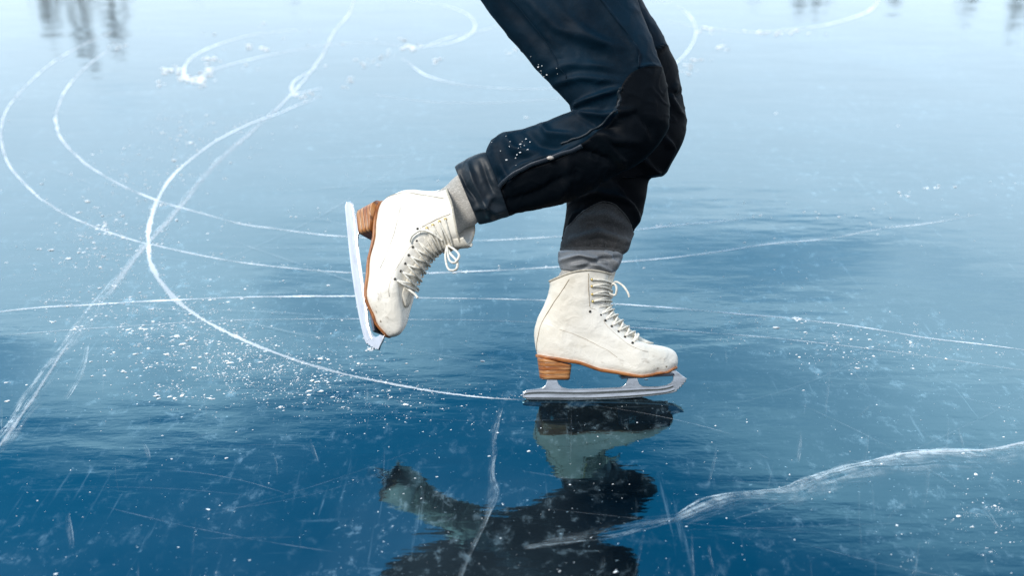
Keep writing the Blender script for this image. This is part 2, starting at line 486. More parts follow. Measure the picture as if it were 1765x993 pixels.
_z = [0.0003]
def trail(pts, w, mat=TR, dens=1.0, name='skate_trail', **k):
    _z[0] += 0.00002
    return ribbon(name, pts, w, mat, dens, z=_z[0], **k)
T_MAIN = [(902, 690), (840, 686), (760, 677), (690, 665), (620, 651), (560, 636), (500, 618), (440, 595), (380, 568), (330, 538), (295, 507),
          (270, 475), (257, 440), (255, 405), (262, 370), (275, 338), (294, 308), (329, 274), (377, 240), (428, 214), (480, 195), (520, 178), (558, 164)]
trail(T_MAIN, [4, 5, 6, 6.5, 7, 7, 7.5, 8, 8, 8, 9, 9, 9, 9, 8, 7, 6.5, 6, 6, 5.5, 5, 4, 3], wob=.1)
T_IN = [(192, 82), (154, 110), (116, 150), (98, 192), (98, 219), (110, 245), (144, 279), (192, 310), (233, 330), (281, 349), (342, 366), (411, 385),
        (479, 395), (548, 404), (596, 408), (680, 413), (760, 415), (850, 414), (960, 408), (1060, 400), (1130, 392), (1200, 385), (1296, 376)]
trail(T_IN, [2.5, 3.5, 4.5, 5, 5, 5, 5, 4.5, 4.5, 4.5, 4, 4, 4, 3.5, 3.5, 3, 3, 3, 3, 3.5, 3.5, 3.5, 4])
T_OUT = [(219, 45), (147, 75), (92, 106), (45, 147), (14, 185), (2, 219), (4, 253), (20, 291), (62, 336), (82, 350), (110, 368), (164, 392), (236, 416),
         (260, 421), (325, 436), (411, 452), (497, 462), (599, 470), (700, 472), (790, 469), (860, 466), (950, 461), (1030, 455), (1090, 450),
         (1170, 443), (1250, 432), (1330, 420), (1430, 411), (1520, 394), (1600, 385), (1700, 367)]
trail(T_OUT, [2.5, 3, 3.5, 3.5, 4, 4.5, 4.5, 4.5, 4.5, 5, 5, 5, 4.5, 4.5, 4, 4, 4, 3.5, 3.5, 4.5, 3.5, 4.5, 4.5, 4.5, 4.5, 4, 4, 3.5, 3, 2.5, 2])
trail([(-30, 541), (70, 530), (150, 526), (230, 521), (330, 516), (440, 512), (560, 511), (650, 511), (740, 514), (830, 515), (940, 518), (1060, 524),
       (1170, 532), (1270, 541), (1370, 550), (1470, 562), (1600, 583), (1700, 595), (1790, 607)], [5, 5, 5.5, 5.5, 5, 4.5, 5, 5, 4, 3.5, 3.5, 3.5, 5, 4.5, 5, 4, 4, 3.5, 3.5])
trail([(-20, 581), (120, 569), (200, 564), (380, 553), (560, 550), (700, 551), (850, 553), (1090, 565), (1165, 570), (1320, 582), (1470, 598), (1600, 615), (1790, 643)],
      [2.5, 2.5, 3, 2.5, 2.2, 2, 2, 2.5, 3, 3.2, 3, 3, 3], FA, 1.2)
trail([(520, 51), (445, 57), (387, 72), (342, 91), (320, 110), (317, 127), (330, 139), (346, 143)], [3, 4, 4.5, 5.5, 6.5, 8, 9, 10])
trail([(342, 143), (352, 126), (375, 117), (410, 107), (470, 93), (540, 80), (563, 77), (620, 73), (660, 74), (700, 79)], [9, 10, 7, 6, 5, 4, 3.5, 2.5, 2.5, 3])
trail([(692, 79), (711, 82), (741, 78), (777, 73), (804, 62), (818, 49), (815, 33), (797, 19), (769, 10), (736, 4), (690, -4)], [5, 7, 6.5, 6, 5.5, 5, 4, 3.5, 3.5, 3, 2])
trail([(735, 78), (782, 62), (822, 54), (860, 44), (930, 28)], [5, 4.5, 3, 3, 3])
trail([(690, 99), (706, 109), (726, 125), (754, 136), (792, 145), (837, 150), (900, 153), (975, 151)], [2.5, 4, 5, 4.5, 4, 3.5, 3, 2.5])
trail([(640, 162), (696, 170), (741, 175), (787, 177), (837, 177), (900, 174), (985, 167)], [2, 2.5, 2.5, 3, 2.5, 2.5, 2], FA, 1.3)
trail([(548, 115), (514, 134), (503, 147), (506, 160), (524, 158), (556, 151)], [3, 4.5, 6, 7, 5, 4])
trail([(1120, 0), (1150, 4), (1170, 12), (1188, 26), (1198, 45), (1198, 65), (1186, 86), (1165, 108), (1130, 128)], [3, 3, 3.5, 4.5, 5, 5, 4, 3.5, 3])
trail([(1130, 34), (1165, 38), (1216, 48), (1302, 55), (1353, 51), (1412, 44), (1456, 34), (1490, 22), (1507, 10), (1516, -8)], [3, 4, 6, 7.5, 7, 6, 6, 7, 8, 8], dens=.95)
trail([(612, -5), (600, 25), (575, 55), (555, 95), (530, 130), (506, 158), (470, 195)], [5, 6, 6, 6, 6, 7, 7], FA, 1.6)
# fracture planes and older streaks
trail([(-20, 790), (25, 735), (60, 680), (95, 630), (140, 570), (180, 515), (215, 470), (250, 425), (300, 370), (340, 320), (375, 280), (430, 230), (470, 195), (500, 160)],
      [26, 26, 26, 26, 24, 18, 14, 12, 12, 11, 10, 9, 8, 7], CRK, 1.05, name='crack')
trail([(180, 515), (215, 470), (250, 425), (300, 370), (340, 320), (375, 280), (430, 230), (470, 195), (503, 158)], [13, 12, 11, 11, 10, 10, 9, 8, 7], FA, 0.62, name='crack')
trail([(150, 596), (140, 640), (126, 668), (112, 690)], [5, 9, 10, 7], CRK, 1.3, name='crack')
trail([(-5, 775), (40, 712), (80, 650), (120, 590)], [6, 8, 7, 5], FA, 0.7, name='crack')
CKP = [(1165, 893), (1216, 869), (1257, 855), (1309, 848), (1357, 845), (1405, 828), (1456, 811), (1507, 798), (1559, 787), (1610, 784), (1662, 783), (1713, 779), (1790, 762)]
trail(CKP, [10, 16, 10, 6, 17, 19, 14, 13, 16, 22, 20, 12, 7], CRK, 1.25, name='crack')
trail([(x, y + 12) for x, y in CKP], [24, 34, 30, 24, 36, 44, 40, 36, 44, 56, 54, 40, 20], CRK, 0.72, name='crack')
trail([(x, y - 5) for x, y in CKP[7:]], [3, 4, 4, 5, 4, 3], FA, 1.2, name='crack')
trail([(1170, 891), (1100, 905), (1030, 920), (960, 931), (900, 944)], [16, 26, 24, 20, 12], CRK, 0.40, name='crack')
trail([(863, 702), (855, 730), (848, 775), (846, 820), (851, 848), (838, 890), (820, 930), (802, 968), (786, 1005)], [6, 9, 10, 10, 16, 9, 7, 7, 8], CRK, 0.55, name='crack')
for a, b, wd, dn in (((534, 756), (549, 800), 5, 1.1), ((470, 780), (478, 822), 3, .8), ((1380, 742), (1374, 800), 6, .9), ((1222, 940), (1230, 985), 4, 1), ((245, 762), (258, 795), 6, .8),
                     ((116, 885), (122, 950), 9, .7), ((1600, 800), (1590, 880), 5, .7), ((1650, 738), (1660, 775), 4, .8), ((1480, 720), (1500, 700), 3, .8), ((205, 790), (232, 800), 3, .5),
                     ((1530, 900), (1565, 865), 6, .9), ((1690, 870), (1725, 920), 8, .8), ((350, 700), (335, 712), 3, .8), ((1280, 770), (1330, 795), 3, .7), ((1040, 960), (1030, 992), 6, 1.),
                     ((1640, 885), (1710, 892), 4, .7), ((690, 700), (650, 720), 4, .5), ((1300, 500), (1320, 478), 4, .7), ((620, 560), (570, 520), 3, .3)):
    mid = ((a[0] + b[0]) / 2 + random.uniform(-3, 3), (a[1] + b[1]) / 2 + random.uniform(-2, 2))
    trail([a, mid, b], [wd * .6, wd, wd * .6], CRK, dn * 0.42, name='scratch', step=.006, fade=(.2, .2))
for i in range(46):                                                # old blade scratches running through the clear ice
    x = random.uniform(-40, 1800); y = random.uniform(560, 1010)
    L = random.uniform(25, 150); an = random.gauss(R(90), R(16)) if random.random() < .7 else random.gauss(R(20), R(22))
    dx, dy = math.cos(an) * L * (.5 if abs(math.cos(an)) < .5 else 1), math.sin(an) * L
    trail([(x, y), (x + dx * .5 + random.uniform(-3, 3), y + dy * .5), (x + dx, y + dy)], [2, random.uniform(2, 5), 2], CRK, random.uniform(.12, .36), name='scratch', step=.008, fade=(.3, .3))

for i in range(44):                                                # faint older arcs cut by other skates
    x, y = random.uniform(-100, 1700), random.uniform(230, 960)
    an = random.gauss(R(2), R(13)); L = random.uniform(160, 620); bend = random.uniform(-.22, .22)
    q = [(x + L * f * math.cos(an + bend * f), y + L * f * math.sin(an + bend * f) * (.5 if y < 450 else .8)) for f in (0, .33, .66, 1)]
    trail(q, random.uniform(1.4, 2.4), FA, random.uniform(.14, .42) * (.55 if y > 700 else 1), fade=(.2, .2))

# loose ice shavings
def build_shavings():
    mb = MB()
    def flake(x, y, r, h=None):
        n = random.choice((5, 6, 7)); a0 = random.uniform(0, 6.28)
        an = random.gauss(R(12), R(14)); el = random.uniform(1.0, 2.1); ca, sa = math.cos(an), math.sin(an)
        hh = h or r * random.uniform(.25, .55)
        V = []
        for lvl, sc_ in ((0.0, 1.0), (hh, .62)):
            for k in range(n):
                a = a0 + 2 * math.pi * k / n
                rr = r * sc_ * random.uniform(.65, 1.25)
                px, py = math.cos(a) * rr * el, math.sin(a) * rr / math.sqrt(el)
                V.append((x + px * ca - py * sa, y + px * sa + py * ca, 0.0002 + lvl))
        Fc = [(k, (k + 1) % n, n + (k + 1) % n, n + k) for k in range(n)] + [tuple(n + k for k in range(n))]
        mb.add(V, Fc)
    def at(x, y, rpx, h=None):
        g = ground(x, y); d = (g - CO).dot(CF)
        flake(g.x, g.y, rpx * d / FPX, h)
    def size(): return min(3.6, max(.5, random.lognormvariate(-0.12, .55)))
    # spray thrown off the main curve and its crossing
    spray = [((350, 225), 60, 22, 120), ((290, 270), 50, 25, 120), ((220, 340), 55, 30, 170), ((195, 400), 60, 30, 260), ((170, 450), 80, 40, 180), ((180, 500), 90, 40, 160),
             ((250, 545), 90, 32, 330), ((300, 585), 95, 36, 430), ((360, 610), 90, 38, 430), ((420, 640), 95, 30, 330), ((490, 660), 100, 26, 280), ((560, 680), 110, 26, 160), ((640, 690), 110, 25, 130),
             ((480, 630), 60, 14, 150), ((560, 600), 90, 35, 80), ((1500, 595), 90, 22, 190), ((1600, 600), 70, 18, 90), ((1290, 560), 90, 20, 60), ((1700, 880), 70, 40, 110),
             ((520, 560), 160, 60, 120)]
    for (cx, cy), sx, sy, n in spray:
        for _ in range(int(n * 1.0)):
            x, y = random.gauss(cx, sx), random.gauss(cy, sy)
            sz = size() * (0.5 if random.random() < .65 else .95)
            at(x, y, sz)
            if random.random() < .3:
                for _k in range(random.randint(2, 6)): at(x + random.gauss(0, 5), y + random.gauss(0, 2.2), sz * random.uniform(.3, .7))
    # flecks lying along every trail
    for pts, n in ((T_MAIN, 380), (T_IN, 170), (T_OUT, 190)):
        for _ in range(n):
            k = random.randrange(len(pts) - 1); f = random.random()
            x = lerp(pts[k][0], pts[k + 1][0], f) + random.gauss(0, 5); y = lerp(pts[k][1], pts[k + 1][1], f) - abs(random.gauss(0, 5))
            at(x, y, size() * .55)
    # everywhere
    for _ in range(1000):
        x, y = random.uniform(-60, 1830), random.uniform(300, 1040)
        at(x, y, size() * random.choice((.45, .5, .6, .8)))
    for _ in range(26):
        at(random.uniform(-60, 1830), random.uniform(120, 1000), random.uniform(1.4, 2.6))
    # clumps left where the skater turned
    for cx, cy, sx, sy, n, r in ((293, 122, 9, 4, 14, 4.5), (325, 137, 12, 4, 16, 5), (346, 140, 6, 4, 14, 5), (358, 118, 5, 6, 12, 4), (365, 101, 10, 2.5, 8, 4), (430, 80, 5, 2, 5, 4), (457, 83, 6, 2, 5, 4),
                                 (278, 143, 4, 2, 5, 3), (517, 163, 10, 4, 12, 4), (707, 80, 14, 4, 18, 4), (752, 102, 4, 2, 4, 4.5), (640, 108, 14, 4, 10, 3), (602, 145, 5, 5, 6, 3.2), (668, 92, 8, 3, 6, 3),
                                 (688, 66, 2, 1, 2, 3), (1245, 80, 6, 4, 6, 3.5), (1215, 50, 12, 3, 12, 3.5), (1330, 55, 40, 3, 24, 3.5), (1195, 108, 12, 8, 9, 3.5), (1180, 120, 6, 4, 6, 3.2), (1143, 388, 4, 2, 6, 2.2),
                                 (1608, 325, 16, 2, 8, 2.6), (1560, 336, 8, 3, 5, 2.6), (176, 393, 6, 4, 10, 3.4), (1390, 372, 50, 6, 9, 2.4), (795, 469, 7, 2, 8, 2.5), (1374, 550, 8, 2, 10, 2.6), (230, 565, 12, 5, 10, 3.2), (480, 75, 100, 30, 18, 2.6), (200, 82, 14, 4, 8, 3), (880, 86, 8, 2, 4, 3)):
        for _ in range(n): at(random.gauss(cx, sx), random.gauss(cy, sy), random.uniform(.35, 1) * r)
    o = mb.build('ice_shavings', M['snow'], None, smooth=False)
    tag(o, 'white ice shavings sprayed over the dark ice beside the curved trail', 'ice shavings', kind='stuff')
build_shavings()

def build_shore():
    # low bank beyond the lake, out of the picture and seen only as a reflection
    V, Fc = [], []
    n = 60
    for i in range(n + 1):
        a = R(-75) + R(150) * i / n
        for r, z in ((58, -0.05), (63, 0.8), (75, 1.5), (120, 2.2)):
            rr = r + 3 * noise.noise(Vector((i * .4, r * .1, 0)))
            V.append((math.sin(a) * rr, math.cos(a) * rr, z + (.5 * noise.noise(Vector((i * .7, z, 3))) if z > 0 else 0)))
    for i in range(n):
        for j in range(3):
            Fc.append((i * 4 + j, (i + 1) * 4 + j, (i + 1) * 4 + j + 1, i * 4 + j + 1))
    m, t, p = material('bank_grass')
    t.links.new(mixc(t, objnoise(t, .6, 5), (0.10, 0.085, 0.05), (0.045, 0.05, 0.025)), p.inputs['Base Color']); p.inputs['Roughness'].default_value = .95
    o = mesh_obj('shore', V, Fc, m); o['kind'] = 'structure'
    m2, t2, p2 = material('tree_foliage')
    t2.links.new(ramp(t2, objnoise(t2, .45, 4), [(0.35, (0.07, 0.08, 0.04)), (0.55, (0.11, 0.10, 0.055)), (0.72, (0.17, 0.12, 0.07))]), p2.inputs['Base Color']); p2.inputs['Roughness'].default_value = .9
    mb = MB()
    def tree(az, dist, h, rad):
        cx, cy = math.sin(R(az)) * dist, math.cos(R(az)) * dist
        Vt, Ft = tube([Vector((cx, cy, .2)), Vector((cx + .1, cy, h * .5)), Vector((cx, cy, h * .93))], .22, 7, taper=lambda t_: 1 - .85 * t_)
        mb.add(Vt, Ft)
        for _ in range(95):
            f = random.random() ** .8
            rr = rad * (1 - f) ** .7 * math.sqrt(random.random()) * random.uniform(.6, 1.15) + .1
            a = random.uniform(0, 6.28)
            c = Vector((cx + math.cos(a) * rr, cy + math.sin(a) * rr, 1.0 + f * (h - 1.0)))
            s = random.uniform(.22, .5)
            d1 = Vector((random.gauss(0, 1), random.gauss(0, 1), random.gauss(0, .6))).normalized() * s
            d2 = d1.cross(Vector((random.gauss(0, 1), random.gauss(0, 1), random.gauss(0, 1)))).normalized() * s * .6
            mb.add([c - d1, c + d2, c + d1, c - d2], [(0, 1, 2, 3)])
    for az, h in ((-38, 9), (-33, 9.4), (-29, 9.2), (-24.3, 12.3), (-22.9, 13.5), (-21.6, 12.6), (-17, 9.4), (-12, 9.6), (-7, 9.6), (-2, 9.8), (3, 9.6), (8, 9.8), (13, 9.8), (15.6, 11.4), (16.8, 10.8), (20.5, 10.2), (24, 10.6), (26.4, 11), (28.4, 10.8), (31, 10.2), (36, 10)):
        tree(az + random.uniform(-.4, .4), random.uniform(64, 68), h, random.uniform(2.0, 3.4))
    o = mb.build('treeline', m2, smooth=False)
    tag(o, 'dark wood on the far shore mirrored along the top edge of the ice', 'treeline', kind='stuff')
build_shore()
def build_added_hills():
    # unseen dark hillside added behind the camera so the steel mirrors a dark band
    V, Fc = [], []
    n, k = 72, 9
    for i in range(n + 1):
        a = R(112) + R(136) * i / n
        for j in range(k):
            f = j / (k - 1)
            r = 40 + 70 * f; z = -.05 + 36 * f ** 1.15
            q = noise.noise(Vector((i * .35, j * .8, 2)))
            V.append((math.sin(a) * (r + 5 * q), math.cos(a) * (r + 5 * q), z + (6 * q * f)))
    for i in range(n):
        for j in range(k - 1): Fc.append((i * k + j, (i + 1) * k + j, (i + 1) * k + j + 1, i * k + j + 1))
    m, t, p = material('dark_mirrored_slope')
    t.links.new(ramp(t, objnoise(t, .25, 6, rough=.7), [(.35, (.008, .012, .008)), (.55, (.02, .025, .015)), (.72, (.05, .045, .03))]), p.inputs['Base Color']); p.inputs['Roughness'].default_value = .95
    o = mesh_obj('added_hills', V, Fc, m); o['kind'] = 'structure'
build_added_hills()

# ------------------------------------------------------------------ ice skates (local axes: x along the foot, z up the leg, -y the near side)
def LP(x, y, wside=0.0):
    u, v = uv(x, y); return Vector((u, -wside, v))
BOOT = [((927, 612), (1166, 632)), ((923, 600), (1168, 624)), ((921, 584), (1167, 613)), ((921, 568), (1161, 604)), ((925, 553), (1146, 598)), ((929, 543), (1124, 594)),
        ((933, 535), (1104, 586)), ((937, 527), (1087, 574)), ((940, 520), (1073, 561)), ((943, 513), (1060, 547)), ((945, 507), (1051, 534)), ((946, 500), (1048, 519)),
        ((947, 494), (1050, 503)), ((947, 489), (1053, 487)), ((947, 485), (1056, 474))]
SOLE_DIP = [(0, 0), (.12, 1), (.25, 3), (.48, 14), (.72, 18), (.9, 10), (1, 0)]
W_FOOT = [(0, .027), (.12, .031), (.35, .029), (.55, .035), (.74, .042), (.88, .036), (1, .026)]
W_MID = [(0, .024), (.2, .031), (.5, .033), (.75, .031), (.9, .026), (1, .021)]
W_TOP = [(0, .026), (.3, .035), (.6, .037), (.85, .033), (1, .027)]
NR, NA = 84, 84
def half_width(c, k):
    # k: 0 bottom .. 1 top
    a, b, d = interp(W_FOOT, c), interp(W_MID, c), interp(W_TOP, c)
    if k < .42: return lerp(a, b, sstep(.10, .42, k))
    return lerp(b, d, sstep(.5, 1.0, k))
def boot_point(k, ang, inset=0.0):
    """k ring 0..1, ang 0..2pi (0 back, pi front); returns local Vector"""
    t = k * (len(BOOT) - 1); i = min(int(t), len(BOOT) - 2)
    tab = [(*B, *F) for B, F in BOOT]
    p0 = tab[max(i - 1, 0)]; p1 = tab[i]; p2 = tab[i + 1]; p3 = tab[min(i + 2, len(tab) - 1)]
    f = t - i
    bx, by, fx, fy = (0.5 * ((2 * b) + (-a + c) * f + (2 * a - 5 * b + 4 * c - d) * f * f + (-a + 3 * b - 3 * c + d) * f ** 3) for a, b, c, d in zip(p0, p1, p2, p3))
    co, si = math.cos(ang), math.sin(ang)
    e = 0.80
    cc = .5 - .5 * math.copysign(abs(co) ** e, co)
    x, y = lerp(bx, fx, cc), lerp(by, fy, cc)
    y += interp(SOLE_DIP, cc) * (1 - sstep(0, .40, k))
    y -= 13 * math.sin(math.pi * cc) * sstep(.80, 1.0, k)
    sx = math.copysign(abs(si) ** 0.86, si)
    hw = half_width(cc, k) * (1 - .10 * (1 - sstep(0, .07, k)))
    return LP(x, y, sx * (hw - inset))
def skate_boot(parent):
    V, Fc = [], []
    for r in range(NR + 1):
        for a in range(NA):
            V.append(boot_point(r / NR, 2 * math.pi * a / NA))
    for r in range(NR):
        for a in range(NA):
            a2 = (a + 1) % NA
            Fc.append((r * NA + a, r * NA + a2, (r + 1) * NA + a2, (r + 1) * NA + a))
    Fc.append(tuple(range(NA)))
    # rim and inner wall
    top = NR * NA
    cen = sum((V[top + a] for a in range(NA)), Vector()) / NA
    b1 = len(V)
    for a in range(NA): V.append(V[top + a].lerp(cen, .07) + Vector((0, 0, .001)))
    b2 = len(V)
    for a in range(NA): V.append(V[top + a].lerp(cen, .10) + Vector((0, 0, -.035)))
    for a in range(NA):
        a2 = (a + 1) % NA
        Fc.append((top + a, top + a2, b1 + a2, b1 + a)); Fc.append((b1 + a, b1 + a2, b2 + a2, b2 + a))
    Fc.append(tuple(b2 + a for a in range(NA)))
    # slight creasing round the ankle and vamp
    for i in range(top):
        p = V[i]
        q = noise.noise(Vector((p.x * 40, p.y * 25, p.z * 40))) * .0012 + noise.noise(Vector((p.x * 90 + 5, p.y * 50, p.z * 90))) * .0006
        p.y += q * (1 if p.y > 0 else -1)
        p.x += q * .6
    o = mesh_obj('boot', V, Fc, [M['leather']], parent); fix_normals(o)
    return o
SURF = []
def surf_near(x, y):
    """nearest boot surface point for a photo pixel on the near side"""
    if not SURF:
        for r in range(0, 161):
            for a in range(1, 120):
                SURF.append(boot_point(r / 160, math.pi * a / 120))
    u, v = uv(x, y)
    return min(SURF, key=lambda p: (p.x - u) ** 2 + (p.z - v) ** 2).copy()
def out_dir(p):
    d = Vector((0, -1 if p.y < 0 else 1, 0)); return d
def polyline_surf(pts, n, off):
    q = catmull(pts, n); res = []
    for x, y in q:
        p = surf_near(x, y); res.append(p + Vector((0, -off, 0)))
    for _ in range(3):
        res = [res[0]] + [(res[i - 1] + res[i] * 2 + res[i + 1]) / 4 for i in range(1, len(res) - 1)] + [res[-1]]
    return res
def extrude_outline(pts, half, bev, name, mat, parent, ysh=0.0):
    """solid of a closed outline (local x,z) with thickness along y"""
    cu = bpy.data.curves.new(name, 'CURVE'); cu.dimensions = '2D'; cu.fill_mode = 'BOTH'
    cu.extrude = max(1e-5, half - bev); cu.bevel_depth = bev; cu.bevel_resolution = 2; cu.offset = -bev
    s = cu.splines.new('POLY'); s.points.add(len(pts) - 1)
    for q, (x, z) in zip(s.points, pts): q.co = (x, z, 0, 1)
    s.use_cyclic_u = True
    tmp = bpy.data.objects.new('outline', cu); COL.objects.link(tmp)
    dg = bpy.context.evaluated_depsgraph_get(); dg.update()
    me = bpy.data.meshes.new_from_object(tmp.evaluated_get(dg))
    bpy.data.objects.remove(tmp); bpy.data.curves.remove(cu)
    for v in me.vertices: v.co = (v.co.x, ysh - v.co.z, v.co.y)
    me.name = name
    o = bpy.data.objects.new(name, me); COL.objects.link(o); me.materials.clear(); me.materials.append(mat)
    bm = bmesh.new(); bm.from_mesh(me); bmesh.ops.remove_doubles(bm, verts=bm.verts, dist=1e-6); bmesh.ops.recalc_face_normals(bm, faces=bm.faces); bm.to_mesh(me); bm.free()
    o.parent = parent
    return o
Z2 = lambda x, y: (860 + x / 3.311, 420 + y / 3.311)
def rounded(pts, n): return catmull(pts, n)
def skate_blade(parent):
    z = [(133, 886), (137, 856), (158, 844), (215, 838), (250, 831), (268, 815), (274, 790), (274, 768), (330, 768), (332, 790), (340, 812), (362, 830), (400, 838), (500, 837), (600, 833), (690, 829),
         (714, 818), (729, 800), (735, 764), (789, 762), (791, 788), (800, 809), (818, 822), (860, 825), (910, 824), (955, 817), (982, 803), (994, 785), (992, 765), (978, 745), (968, 734), (1004, 730),
         (1025, 745), (1048, 764), (1072, 779), (1064, 789), (1068, 797), (1054, 803), (1056, 812), (1043, 816), (1044, 826), (1030, 829), (1030, 838), (1018, 841), (1016, 852), (985, 862), (930, 871), (850, 881), (760, 889), (680, 894), (560, 899), (420, 901), (260, 900), (160, 899)]
    pts = [uv(*Z2(*q)) for q in z]
    mn = min(p[1] for p in pts)
    pts = [(u, v - mn + .0004) for u, v in pts]
    o = extrude_outline(pts, .0022, .0010, 'blade', M['chrome'], parent)
    # hollow-ground sides of the runner
    top = [(142, 868), (160, 851), (250, 843), (400, 847), (500, 846), (600, 842), (700, 837), (820, 831), (900, 831), (955, 823), (992, 812)]
    bot = [(142, 884), (160, 893), (260, 895), (400, 895), (560, 894), (680, 888), (760, 883), (850, 875), (930, 865), (975, 857), (1002, 846)]
    T, B = catmull(top, 60), catmull(bot, 60); rows = 9
    for side in (-1, 1):
        V, Fc = [], []
        for (xt, yt), (xb, yb) in zip(T, B):
            for r in range(rows):
                f = r / (rows - 1); u, v = uv(*Z2(lerp(xt, xb, f), lerp(yt, yb, f)))
                V.append((u, side * (.00285 - .0005 * 4 * f * (1 - f) - (.0006 if r in (0, rows - 1) else 0)), v - mn + .0004))
        for i in range(59):
            for r in range(rows - 1):
                q = (i * rows + r, i * rows + r + 1, (i + 1) * rows + r + 1, (i + 1) * rows + r); Fc.append(q if side < 0 else q[::-1])
        mesh_obj('runner_side', V, Fc, M['chrome'], o)
    # mounting plates under heel and sole
    for zz_, hw in (([(246, 764), (244, 772), (395, 774), (396, 766)], .021), ([(690, 752), (692, 766), (990, 748), (988, 734)], .026)):
        extrude_outline([uv(*Z2(*q)) for q in zz_], hw, .0006, 'mounting_plate', M['satin'], o)
    return o
def skate_sole(parent):
    V, Fc = [], []
    n = 96
    prof = [(0.0, 0.0028), (-.0014, .0038), (-.0032, .0038), (-.0052, .0024), (-.0058, 0.0005)]
    for dz, grow in prof:
        for a in range(n):
            p = boot_point(0.012, 2 * math.pi * a / n)
            c = Vector((p.x, 0, p.z)); d = Vector((0.25 * (1 if p.x > .1 else -1 if p.x < -.1 else 0), 1 if p.y > 0 else -1 if p.y < 0 else 0, 0))
            q = p + d.normalized() * grow if d.length > 0 else p
            t = (p.x - BOOT_U0) / (BOOT_U1 - BOOT_U0)
            dz2 = dz * lerp(1.2, .9, t)
            V.append(Vector((q.x, q.y, q.z + dz2)))
    for r in range(len(prof) - 1):
        for a in range(n):
            a2 = (a + 1) % n
            Fc.append((r * n + a, r * n + a2, (r + 1) * n + a2, (r + 1) * n + a))
    # bottom closed by strips between mirrored points so that the dip of the shank is followed
    for base, flip in ((0, False), ((len(prof) - 1) * n, True)):
        for a in range(n // 2):
            b = (n - a) % n; b2 = n - a - 1
            q = (base + a, base + a + 1, base + b2 % n, base + b)
            q = tuple(dict.fromkeys(q))
            if len(q) >= 3: Fc.append(q if flip else q[::-1])
    o = mesh_obj('sole', V, Fc, M['welt'], parent); fix_normals(o)
    return o
BOOT_U0, BOOT_U1 = uv(921, 600)[0], uv(1168, 624)[0]
def skate_heel(parent):
    # stacked leather heel: horizontal slices, straight breast, rounded back
    V, Fc = [], []
    lv = 12; n = 40
    for r in range(lv + 1):
        t = r / lv
        for a in range(n):
            ang = 2 * math.pi * a / n
            xb, yb = lerp(925.5, 930, t), 0
            xf = lerp(984.5, 981.5, t)
            co, si = math.cos(ang), math.sin(ang)
            cc = .5 - .5 * math.copysign(abs(co) ** (.7 if co > 0 else .25), co)
            x = lerp(xb, xf, cc)
            ytop = lerp(614.5, 628, cc)
            y = lerp(ytop, 651.5, t)
            hw = lerp(.031, .0285, t) * (abs(si) ** (.8 if co > 0 else .3))
            hw *= 1 + .012 * math.sin(t * 6 * 2 * math.pi)
            p = LP(x, y, math.copysign(hw, si)); V.append(p)
    for r in range(lv):
        for a in range(n):
            a2 = (a + 1) % n
            Fc.append((r * n + a, r * n + a2, (r + 1) * n + a2, (r + 1) * n + a))
    Fc.append(tuple(range(n))); Fc.append(tuple(lv * n + a for a in range(n)))
    o = mesh_obj('heel', V, Fc, M['stack'], parent); fix_normals(o)
    return o
HOOKS = [(1018, 482), (1018, 494), (1019, 507), (1020, 519)]
HOLES = [(1014, 536), (1033, 542), (1041, 552), (1052, 562), (1063, 571), (1074, 580), (1087, 589)]
def ball(c, r, n=8, m=6, sc_=(1, 1, 1)):
    V, Fc = [], []
    for i in range(m + 1):
        for j in range(n):
            a, b = math.pi * i / m, 2 * math.pi * j / n
            V.append(c + Vector((r * sc_[0] * math.sin(a) * math.cos(b), r * sc_[1] * math.sin(a) * math.sin(b), r * sc_[2] * math.cos(a))))
    for i in range(m):
        for j in range(n):
            j2 = (j + 1) % n; Fc.append((i * n + j, i * n + j2, (i + 1) * n + j2, (i + 1) * n + j))
    return V, Fc
